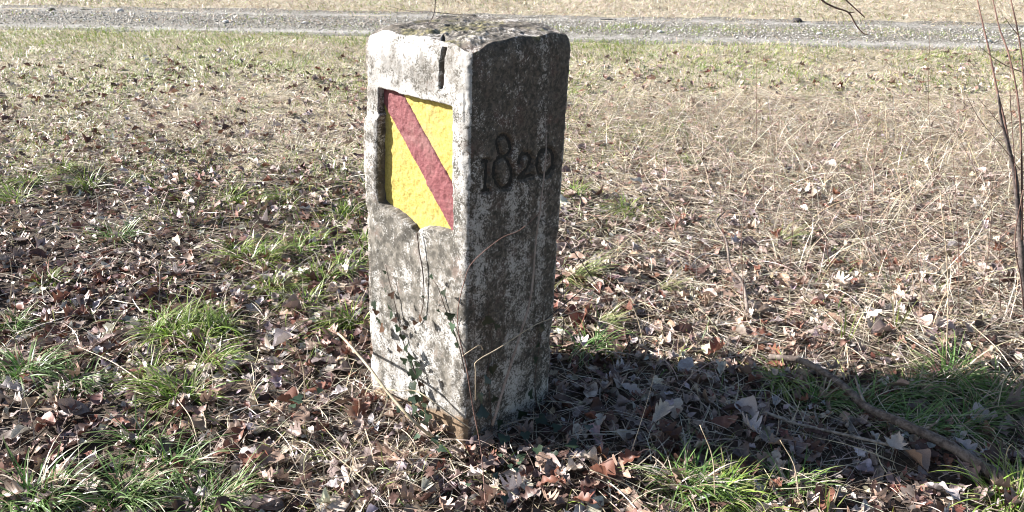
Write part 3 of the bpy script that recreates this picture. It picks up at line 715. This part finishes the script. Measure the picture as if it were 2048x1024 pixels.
# twigs that hang into the picture from the trees overhead
t1 = empty('hanging_twig', at(872, -120, 2.35)); tag(t1, 'dark twig hanging into the picture above the stone\'s top', 'twig')
tube('stem', [at(872, -120, 2.35), at(871, -30, 2.35), at(869, 22, 2.35), at(858, 48, 2.36)], .0022, .001, M_dbark, t1, sides=6, seed=90)
tube('side_twig', [at(869, 24, 2.35), at(820, 22, 2.4), at(775, 12, 2.45)], .0010, .0006, M_dbark, t1, sides=5, seed=91)
tube('side_twig', [at(869, 24, 2.35), at(905, 28, 2.4), at(950, 31, 2.45)], .0010, .0006, M_dbark, t1, sides=5, seed=92)
t2 = empty('hanging_twig', at(1600, -60, 2.5)); tag(t2, 'forked reddish twig hanging over the gravel track at upper right', 'twig')
tube('stem', [at(1600, -60, 2.5), at(1640, -4, 2.5), at(1668, 14, 2.5), at(1697, 25, 2.5), at(1712, 50, 2.5), at(1726, 66, 2.5), at(1738, 70, 2.5)], .0034, .0012, M_twig, t2, sides=7, seed=93)
tube('side_twig', [at(1697, 25, 2.5), at(1704, 25, 2.5), at(1710, 24, 2.5)], .0022, .001, M_twig, t2, sides=6, seed=94)
tube('side_twig', [at(1640, -60, 2.5), at(1684, -8, 2.5), at(1705, 12, 2.5), at(1730, 35, 2.5)], .0026, .0016, M_twig, t2, sides=6, seed=95)

# ------------------------------------------------------------------ sedge tufts
TUFTS = [(640, 555, .16, 'yellow green tuft half way between shield and wide tuft', 1), (590, 505, .15, 'low bright tuft beside the straw mixed ones', 1), (480, 500, .13, 'small bright tuft at the rim of the leaf bed', 0), (725, 490, .12, 'short tuft hugging the stone\'s left edge', 1), (130, 350, .13, 'spiky bright tuft beside the back left one', 0), (60, 375, .13, 'yellowish tuft near the left edge of the lawn', 0), (300, 745, .14, 'dark tuft below the wide arching one', 1),
         (445, 650, .14, 'thin arching tuft right of the wide arching one', 1), (540, 575, .13, 'small tuft with dry tips in the middle litter', 0), (30, 640, .13, 'dark thin tuft by the left edge above the leaves', 2), (700, 640, .15, 'dry and green tuft at the stone\'s left foot', 0), (1900, 760, .2, 'tall shaded tuft under the bare shrub', 2), (1830, 850, .17, 'shaded tuft across the thick branch', 2), (1980, 800, .19, 'shaded tuft at the right edge of the shadow', 2), (1640, 790, .15, 'shaded tuft before the upper thick branch', 2), (1200, 640, .14, 'small straw coloured tuft behind the shadow', 3), (1560, 480, .15, 'straw tuft fanning out beyond the crooked stick', 3), (1330, 560, .14, 'flattened straw tuft left of the crooked stick', 3),
         (175, 375, .15, 'bright green sedge tuft at the back of the left litter', 0), (30, 405, .16, 'yellow green sedge tuft at the left picture edge', 0), (235, 470, .15, 'dense dark green sedge tuft alone in the left litter', 2),
         (330, 660, .21, 'wide arching sedge tuft left of the stone', 1), (385, 670, .19, 'pale green sedge tuft joined to the wide arching one', 0), (90, 560, .10, 'small sedge tuft sprouting through the left litter', 0),
         (50, 745, .19, 'dark sedge tuft low at the left picture edge', 2), (160, 765, .15, 'dark arching sedge tuft above the lying cane', 2), (360, 790, .18, 'bright arching sedge tuft in the middle of the left litter', 1), (420, 720, .16, 'bright sedge tuft touching the pale cane', 1),
         (520, 520, .16, 'straw mixed sedge tuft left of the stone', 0), (620, 490, .14, 'straw mixed sedge tuft level with the shield', 0), (690, 540, .17, 'yellow green sedge tuft beside the stone\'s left edge', 1), (560, 400, .12, 'small sedge tuft below the lawn edge', 0), (460, 395, .13, 'small sedge tuft among russet leaves', 0), (690, 430, .12, 'small sedge tuft behind the stone\'s left edge', 0),
         (70, 1000, .22, 'large dark green sedge tuft in the lower left corner', 2), (250, 985, .18, 'broad sedge tuft at the bottom left', 2), (420, 1000, .18, 'lax sedge tuft at the bottom edge', 2), (280, 880, .16, 'sedge tuft leaning right above the bottom tufts', 2), (350, 930, .165, 'long bladed sedge tuft between the bottom left tufts', 2), (610, 600, .12, 'thin sedge tuft between stone and wide tuft', 0),
         (1150, 545, .19, 'half dry fanned tuft against the stone\'s right edge', 3), (1175, 690, .15, 'fresh green tuft at the stone\'s right foot', 2), (1150, 390, .12, 'green tuft behind the stone\'s right edge', 1),
         (1440, 985, .15, 'green tuft at the front edge of the shadow', 1), (1500, 1010, .14, 'yellow green tuft at the bottom edge right of the stone', 1), (1370, 960, .17, 'dark green tuft inside the front of the shadow', 2), (1655, 1020, .15, 'upright striped sedge at the bottom edge', 4),
         (1740, 800, .17, 'dark tuft behind the thick fallen branch', 2), (1820, 780, .15, 'shaded tuft between branch and shrub', 2), (1690, 690, .14, 'upright yellow green sprout above the fallen branch', 4), (1790, 670, .13, 'upright thin sprout right of the fallen branch', 4), (1930, 840, .16, 'shaded sedge tuft right of the thick branch', 2), (2020, 1000, .18, 'yellow green tuft in the lower right corner', 1),
         (1570, 750, .15, 'green tuft at the upper end of the thick branch', 1), (1250, 420, .12, 'thin tuft in the leaf covered slope right of the stone', 0), (1380, 330, .10, 'small lawn tuft right of the dated face', 0), (1590, 960, .13, 'short dark tuft between the shaded stick and the bottom edge', 2)]
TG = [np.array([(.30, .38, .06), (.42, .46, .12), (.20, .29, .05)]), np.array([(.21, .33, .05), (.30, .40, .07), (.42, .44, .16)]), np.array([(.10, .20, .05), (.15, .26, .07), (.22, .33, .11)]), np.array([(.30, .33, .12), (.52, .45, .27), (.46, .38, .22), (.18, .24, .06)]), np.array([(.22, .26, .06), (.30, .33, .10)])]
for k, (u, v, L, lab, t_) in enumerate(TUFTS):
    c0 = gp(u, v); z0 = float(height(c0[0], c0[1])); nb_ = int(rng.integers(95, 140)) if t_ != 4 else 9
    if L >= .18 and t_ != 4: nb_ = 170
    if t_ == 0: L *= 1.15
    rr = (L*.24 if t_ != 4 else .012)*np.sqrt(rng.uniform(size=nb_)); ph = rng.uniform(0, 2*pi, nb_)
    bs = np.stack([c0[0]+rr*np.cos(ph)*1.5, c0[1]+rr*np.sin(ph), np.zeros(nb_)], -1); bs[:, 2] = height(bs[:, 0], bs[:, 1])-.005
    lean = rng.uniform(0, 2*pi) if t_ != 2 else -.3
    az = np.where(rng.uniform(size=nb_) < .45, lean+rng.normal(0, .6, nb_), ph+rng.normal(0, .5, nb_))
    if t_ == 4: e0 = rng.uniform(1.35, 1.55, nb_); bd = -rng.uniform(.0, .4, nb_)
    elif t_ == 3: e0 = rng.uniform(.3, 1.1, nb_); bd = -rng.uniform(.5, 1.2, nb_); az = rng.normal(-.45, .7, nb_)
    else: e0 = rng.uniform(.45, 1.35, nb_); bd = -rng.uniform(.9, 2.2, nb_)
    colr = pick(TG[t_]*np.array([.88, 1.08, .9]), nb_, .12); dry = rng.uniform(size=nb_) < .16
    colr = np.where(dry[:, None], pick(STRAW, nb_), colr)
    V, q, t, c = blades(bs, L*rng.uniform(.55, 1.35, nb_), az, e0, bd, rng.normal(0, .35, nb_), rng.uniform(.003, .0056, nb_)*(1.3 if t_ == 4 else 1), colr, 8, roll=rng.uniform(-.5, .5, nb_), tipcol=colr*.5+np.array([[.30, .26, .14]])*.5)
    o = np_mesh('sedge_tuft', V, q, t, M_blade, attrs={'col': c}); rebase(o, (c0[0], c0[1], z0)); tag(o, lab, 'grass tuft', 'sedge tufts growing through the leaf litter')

# ------------------------------------------------------------------ ivy
def ivy_leaf_mesh(seed):
    rs = np.random.default_rng(seed)
    # five-lobed outline around the stalk joint, tip towards +Y
    out = [(0, -.10), (.26, -.28), (.42, -.10), (.52, .08), (.30, .22), (.26, .40), (.12, .60), (0, .88), (-.12, .60), (-.26, .40), (-.30, .22), (-.52, .08), (-.42, -.10), (-.26, -.28)]
    V = [(0, .12, .0)]+[(a*rs.uniform(.9, 1.1), b_*rs.uniform(.92, 1.08), .12*abs(a)-.10*b_*b_+rs.uniform(-.03, .03)) for a, b_ in out]
    T = [(0, i, i+1) for i in range(1, 14)]+[(0, 14, 1)]
    return V, T
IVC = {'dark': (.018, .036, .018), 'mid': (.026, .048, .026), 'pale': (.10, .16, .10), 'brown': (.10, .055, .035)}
IVM = {}
for cname, cv in IVC.items():
    for s_ in range(3):
        V, T = ivy_leaf_mesh(s_+500); IVM[cname, s_] = np_mesh('ivy_leaf', np.array(V), tris=np.array(T), mat=M_ivy, attrs={'col': np.tile(cv, (len(V), 1))*(.85+.15*s_)}, link=False)
def face_pt(u, v, fidx, off=.006):
    """where the sight line meets the stone's left (0) or right (3) face"""
    a0 = np.array([*BOT['n'], 0]); a1 = np.array([*TOP['n'], H]); k = 'l' if fidx == 0 else 'r'; a2 = np.array([*BOT[k], 0])
    nn = np.cross(a1-a0, a2-a0); nn /= np.linalg.norm(nn)
    if nn@(CP-a0) < 0: nn = -nn
    d = ray(u, v); t = ((a0+nn*off-CP)@nn)/(d@nn); return CP+d*t, nn
def place_leaf(parent, p, nn, size_, cname, ang):
    o = bpy.data.objects.new('leaf', IVM[cname, random.randrange(3)]); C.objects.link(o); o.parent = parent
    nv = (Vector(nn)+Vector((random.uniform(-.5, .5), random.uniform(-.5, .5), random.uniform(-.3, .5)))).normalized()
    q = nv.to_track_quat('Z', 'Y').to_matrix().to_4x4()@Matrix.Rotation(ang, 4, 'Z')
    o.matrix_local = Matrix.Translation(Vector(p)-parent.location)@q@Matrix.Scale(size_, 4)
def vine_on_face(label, pts, fidx, leaves, cols_, r=.0018, off=.006):
    P_ = [face_pt(u, v, fidx, off+.004*random.random())[0] for u, v in pts]; nn = face_pt(*pts[0], fidx)[1]
    root = empty('ivy_vine', P_[0]); tag(root, label, 'ivy', 'ivy climbing the boundary stone')
    tube('stem', P_, r*1.2, r*.6, M_vine, root, sides=6, n=6, wob=.25, seed=int(pts[0][0]))
    for (u, v, s_) in leaves:
        pp_, _ = face_pt(u, v, fidx, off+random.uniform(.008, .04)); place_leaf(root, pp_, nn, s_*1.12, random.choice(cols_), random.uniform(0, 6.28))
vine_on_face('leafy ivy strand climbing the left part of the painted face', [(850, 820), (835, 760), (818, 710), (805, 680), (797, 640), (788, 600), (778, 560), (771, 530)], 0,
             [(748, 606, .032), (765, 655, .034), (777, 612, .026), (771, 580, .018), (792, 640, .02), (805, 672, .025), (800, 700, .028), (818, 712, .028), (812, 735, .026), (835, 727, .026), (828, 752, .026), (843, 770, .022), (812, 700, .03), (822, 718, .034), (806, 722, .03), (838, 742, .03), (820, 744, .028), (846, 788, .03), (826, 768, .034), (852, 800, .03), (796, 655, .026), (784, 628, .024), (782, 592, .022), (758, 640, .03), (752, 622, .026), (840, 828, .036), (858, 836, .034), (838, 795, .032), (820, 780, .034), (848, 815, .034), (830, 815, .036), (771, 545, .014), (808, 655, .018), (760, 690, .018)], ['dark', 'mid', 'dark', 'brown'])
vine_on_face('nearly bare ivy stem hanging straight below the broken shield rim', [(834, 466), (838, 500), (845, 540), (848, 585), (844, 620), (838, 635), (826, 645)], 0, [(845, 592, .013), (842, 640, .024), (828, 645, .018), (850, 638, .014)], ['dark', 'brown'])
vine_on_face('small ivy strand near the stone\'s front edge', [(930, 745), (920, 700), (905, 655), (890, 615), (876, 575), (866, 560)], 0, [(864, 553, .016), (880, 580, .022), (887, 588, .022), (897, 632, .03), (905, 650, .026), (908, 665, .026), (915, 690, .018), (876, 620, .013)], ['dark', 'mid', 'pale'])
vine_on_face('dark ivy strand climbing the foot of the dated face', [(985, 870), (980, 800), (976, 740), (984, 690), (978, 640), (975, 600)], 3, [(972, 640, .036), (985, 735, .034), (960, 790, .03), (975, 765, .03), (965, 830, .04), (1000, 850, .04), (990, 800, .026), (955, 860, .03), (995, 655, .022)], ['dark', 'mid', 'dark'])
vine_on_face('thin dark ivy strand right of the leaning stalk', [(1075, 830), (1070, 760), (1078, 700), (1085, 640), (1088, 600)], 3, [(1082, 655, .03), (1070, 720, .024), (1060, 790, .034), (1080, 800, .034), (1045, 830, .036), (1075, 690, .018)], ['dark'])
def ground_ivy(label, spots):
    c0 = G(*spots[0][:2]); root = empty('ground_ivy', c0); tag(root, label, 'ivy', 'ivy creeping at the foot of the stone')
    P_ = [G(u, v, .005) for u, v, s_, c_ in spots]
    tube('stem', P_, .0016, .001, M_vine, root, sides=5, n=3, seed=int(spots[0][0]))
    for (u, v, s_, c_) in spots: place_leaf(root, G(u, v, random.uniform(.005, .03)), (0, -.35, 1), s_*.85, c_, random.uniform(0, 6.28))
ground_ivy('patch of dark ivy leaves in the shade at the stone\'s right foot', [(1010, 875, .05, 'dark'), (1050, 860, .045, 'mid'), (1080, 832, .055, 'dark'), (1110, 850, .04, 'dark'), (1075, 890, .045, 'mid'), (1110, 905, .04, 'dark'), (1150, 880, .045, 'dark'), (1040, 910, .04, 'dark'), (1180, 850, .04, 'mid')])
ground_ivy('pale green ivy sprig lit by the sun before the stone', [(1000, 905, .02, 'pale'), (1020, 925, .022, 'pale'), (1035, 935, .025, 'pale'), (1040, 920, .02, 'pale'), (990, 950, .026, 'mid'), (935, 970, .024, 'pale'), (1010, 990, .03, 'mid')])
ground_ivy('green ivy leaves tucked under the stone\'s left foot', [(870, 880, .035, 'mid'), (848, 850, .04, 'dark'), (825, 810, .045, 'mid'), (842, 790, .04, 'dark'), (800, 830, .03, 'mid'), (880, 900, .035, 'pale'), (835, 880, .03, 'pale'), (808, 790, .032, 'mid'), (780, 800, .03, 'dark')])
ground_ivy('grey green round leaves in the litter left of the stone', [(600, 800, .05, 'pale'), (640, 780, .03, 'mid'), (585, 815, .03, 'pale')])

# ------------------------------------------------------------------ the single leaves
LM = {}
for kk in ('oak', 'maple', 'oval'):
    for v_ in range(6 if kk == 'oak' else 3):
        V, Qd = leaf_shape(kk, 18, 4, 700+v_+{'oak': 0, 'maple': 20, 'oval': 40}[kk])
        for cn, cv in LC.items():
            LM[kk, v_, cn] = np_mesh('fallen_leaf', V, Qd, mat=M_litter, attrs={'col': np.tile(cv, (len(V), 1))*(.9+.08*(v_ % 4))}, link=False, smooth=True)
marks = [((-.16, 2.3), 'the boundary stone')]+[(tuple(gp(u, v)[:2]), nm) for u, v, nm in [(1700, 790, 'the thick fallen branch'), (1680, 865, 'the thin shaded stick'), (1480, 570, 'the crooked stick'), (345, 665, 'the wide arching tuft'), (70, 1000, 'the lower left corner tuft'), (420, 1000, 'the bottom edge tuft'), (1460, 990, 'the front shadow tuft'), (235, 470, 'the lone dark tuft'), (50, 745, 'the left edge tuft'), (2000, 940, 'the lower right corner'), (1150, 545, 'the fanned half dry tuft'), (385, 790, 'the bright arching tuft'), (1930, 840, 'the shaded right tuft'), (690, 540, 'the yellow green tuft'), (2040, 620, 'the bare shrub')]]
used = {}
KN = {'oak': 'oak leaf', 'maple': 'pointed leaf', 'oval': 'oval leaf'}
for i_ in order:
    kk = KINDS[ki[i_]]; cn = names[ci[i_]]; me = LM[kk, random.randrange(6 if kk == 'oak' else 3), cn]
    o = bpy.data.objects.new('fallen_leaf', me); C.objects.link(o)
    o.location = (x[i_], y[i_], z[i_]+.006); o.scale = (size[i_]*1.02,)*3; o.rotation_euler = (pit[i_], rol[i_], yaw[i_])
    st = 'tilted' if abs(pit[i_])+abs(rol[i_]) > .6 else ('flat' if abs(pit[i_])+abs(rol[i_]) < .2 else 'curled')
    ds = [math.hypot(x[i_]-p_[0], y[i_]-p_[1]) for p_, _ in marks]
    j_ = int(np.argmin(ds)); p_, nm = marks[j_]; dx, dy = x[i_]-p_[0], y[i_]-p_[1]
    a_ = math.degrees(math.atan2(dy, dx)) % 360
    drn = ['right of', 'behind and right of', 'behind', 'behind and left of', 'left of', 'before and left of', 'before', 'before and right of'][int(((a_+22.5) % 360)//45)]
    sz = 'large' if size[i_] > .098 else ('small' if size[i_] < .082 else 'middling')
    used.setdefault((sz, st, cn, KN[kk], drn, nm), []).append((ds[j_], o))
ORD = ['nearest', 'second', 'third', 'fourth', 'fifth', 'sixth', 'seventh', 'eighth', 'ninth', 'tenth']
for (sz, st, cn, kn, drn, nm), lst in used.items():
    lst.sort(key=lambda t_: t_[0])
    for q_, (_, o) in enumerate(lst):
        tag(o, '%s%s %s %s %s %s %s' % ((ORD[q_]+' ') if len(lst) > 1 else '', sz, st, cn, kn, drn, nm), 'leaf', 'fallen leaves in the litter')

# ------------------------------------------------------------------ gravel and stones on the track
def pebbles(n, name, label, fn, smin, smax, seed, pal):
    rs = np.random.default_rng(seed); xx, ww = fn(rs, n); yy = ww+RK*xx+RO; s_ = rs.uniform(smin, smax, n)
    O = np.array([(1, 0, 0), (0, 1, 0), (-1, 0, 0), (0, -1, 0), (0, 0, .7), (0, 0, -.7)], float); T = np.array([(0, 1, 4), (1, 2, 4), (2, 3, 4), (3, 0, 4), (1, 0, 5), (2, 1, 5), (3, 2, 5), (0, 3, 5)])
    V = O[None]*s_[:, None, None]*rs.uniform(.6, 1.3, (n, 6, 1)); V = np.einsum('nij,nvj->nvi', rotmats(rs.uniform(0, 6.28, n), rs.normal(0, .4, n), rs.normal(0, .4, n)), V)
    V += np.stack([xx, yy, height(xx, yy)+.008+s_*.2], -1)[:, None]
    c_ = pal[rs.integers(0, len(pal), n)]*(1+rs.normal(0, .1, (n, 1)))
    o = np_mesh(name, V.reshape(-1, 3), tris=(T[None]+np.arange(n)[:, None, None]*6).reshape(-1, 3), mat=M_pebble, attrs={'col': np.repeat(c_, 6, 0)})
    return tag(o, label, kind='stuff')
m, nt, b = newmat('pebble'); M_pebble = m
nt.links.new(attr(nt, 'col', 'Color'), b.inputs['Base Color']); b.inputs['Roughness'].default_value = .85
PB = np.array([(.42, .40, .37), (.30, .28, .25), (.55, .53, .50), (.22, .20, .17)])
pebbles(9000, 'gravel', 'loose grey gravel between and beside the wheel ruts', lambda rs, n: (rs.uniform(-11, 11, n), rs.normal(10.2, .38, n).clip(9.2, 11.2)), .006, .018, 5, PB)
for k, (u, v, s_, lab) in enumerate([(240, 22, .05, 'pale bluish stone standing out on the left of the track'), (103, 20, .045, 'dark rounded stone at the far left rut'), (452, 46, .035, 'flat pale stone on the track left of the post'), (610, 48, .03, 'small grey stone between the ruts left of the post'),
                                     (1638, 70, .03, 'white pebble on the track right of the post'), (1975, 84, .035, 'pale stone on the track beside the shrub'), (1320, 66, .03, 'small pale stone between the ruts right of the post'), (1594, 42, .055, 'dark clod at the far edge of the track')]):
    p_ = gp(u, v); rs = np.random.default_rng(800+k); nth, nph = 10, 7
    V = []; 
    for a in range(1, nph):
        for b_ in range(nth):
            th, ph = pi*a/nph, 2*pi*b_/nth; r = s_*rs.uniform(.85, 1.1); V.append((r*math.sin(th)*math.cos(ph)*1.25, r*math.sin(th)*math.sin(ph), r*math.cos(th)*.6))
    V += [(0, 0, s_*.6), (0, 0, -s_*.6)]; Qd = [(a*nth+b_, a*nth+(b_+1) % nth, (a+1)*nth+(b_+1) % nth, (a+1)*nth+b_) for a in range(nph-2) for b_ in range(nth)]
    n0 = (nph-1)*nth; T = [(n0, (b_+1) % nth, b_) for b_ in range(nth)]+[(n0+1, n0-nth+b_, n0-nth+(b_+1) % nth) for b_ in range(nth)]
    cc = (.05, .045, .045) if 'dark' in lab else (.50, .49, .48)
    o = np_mesh('stone', np.array(V), np.array(Qd), np.array(T), M_pebble, attrs={'col': np.tile(cc, (len(V), 1))}, smooth=True)
    o.location = (p_[0], p_[1], float(height(p_[0], p_[1]))+.01+s_*.25); tag(o, lab, 'stone', 'loose stones on the track')
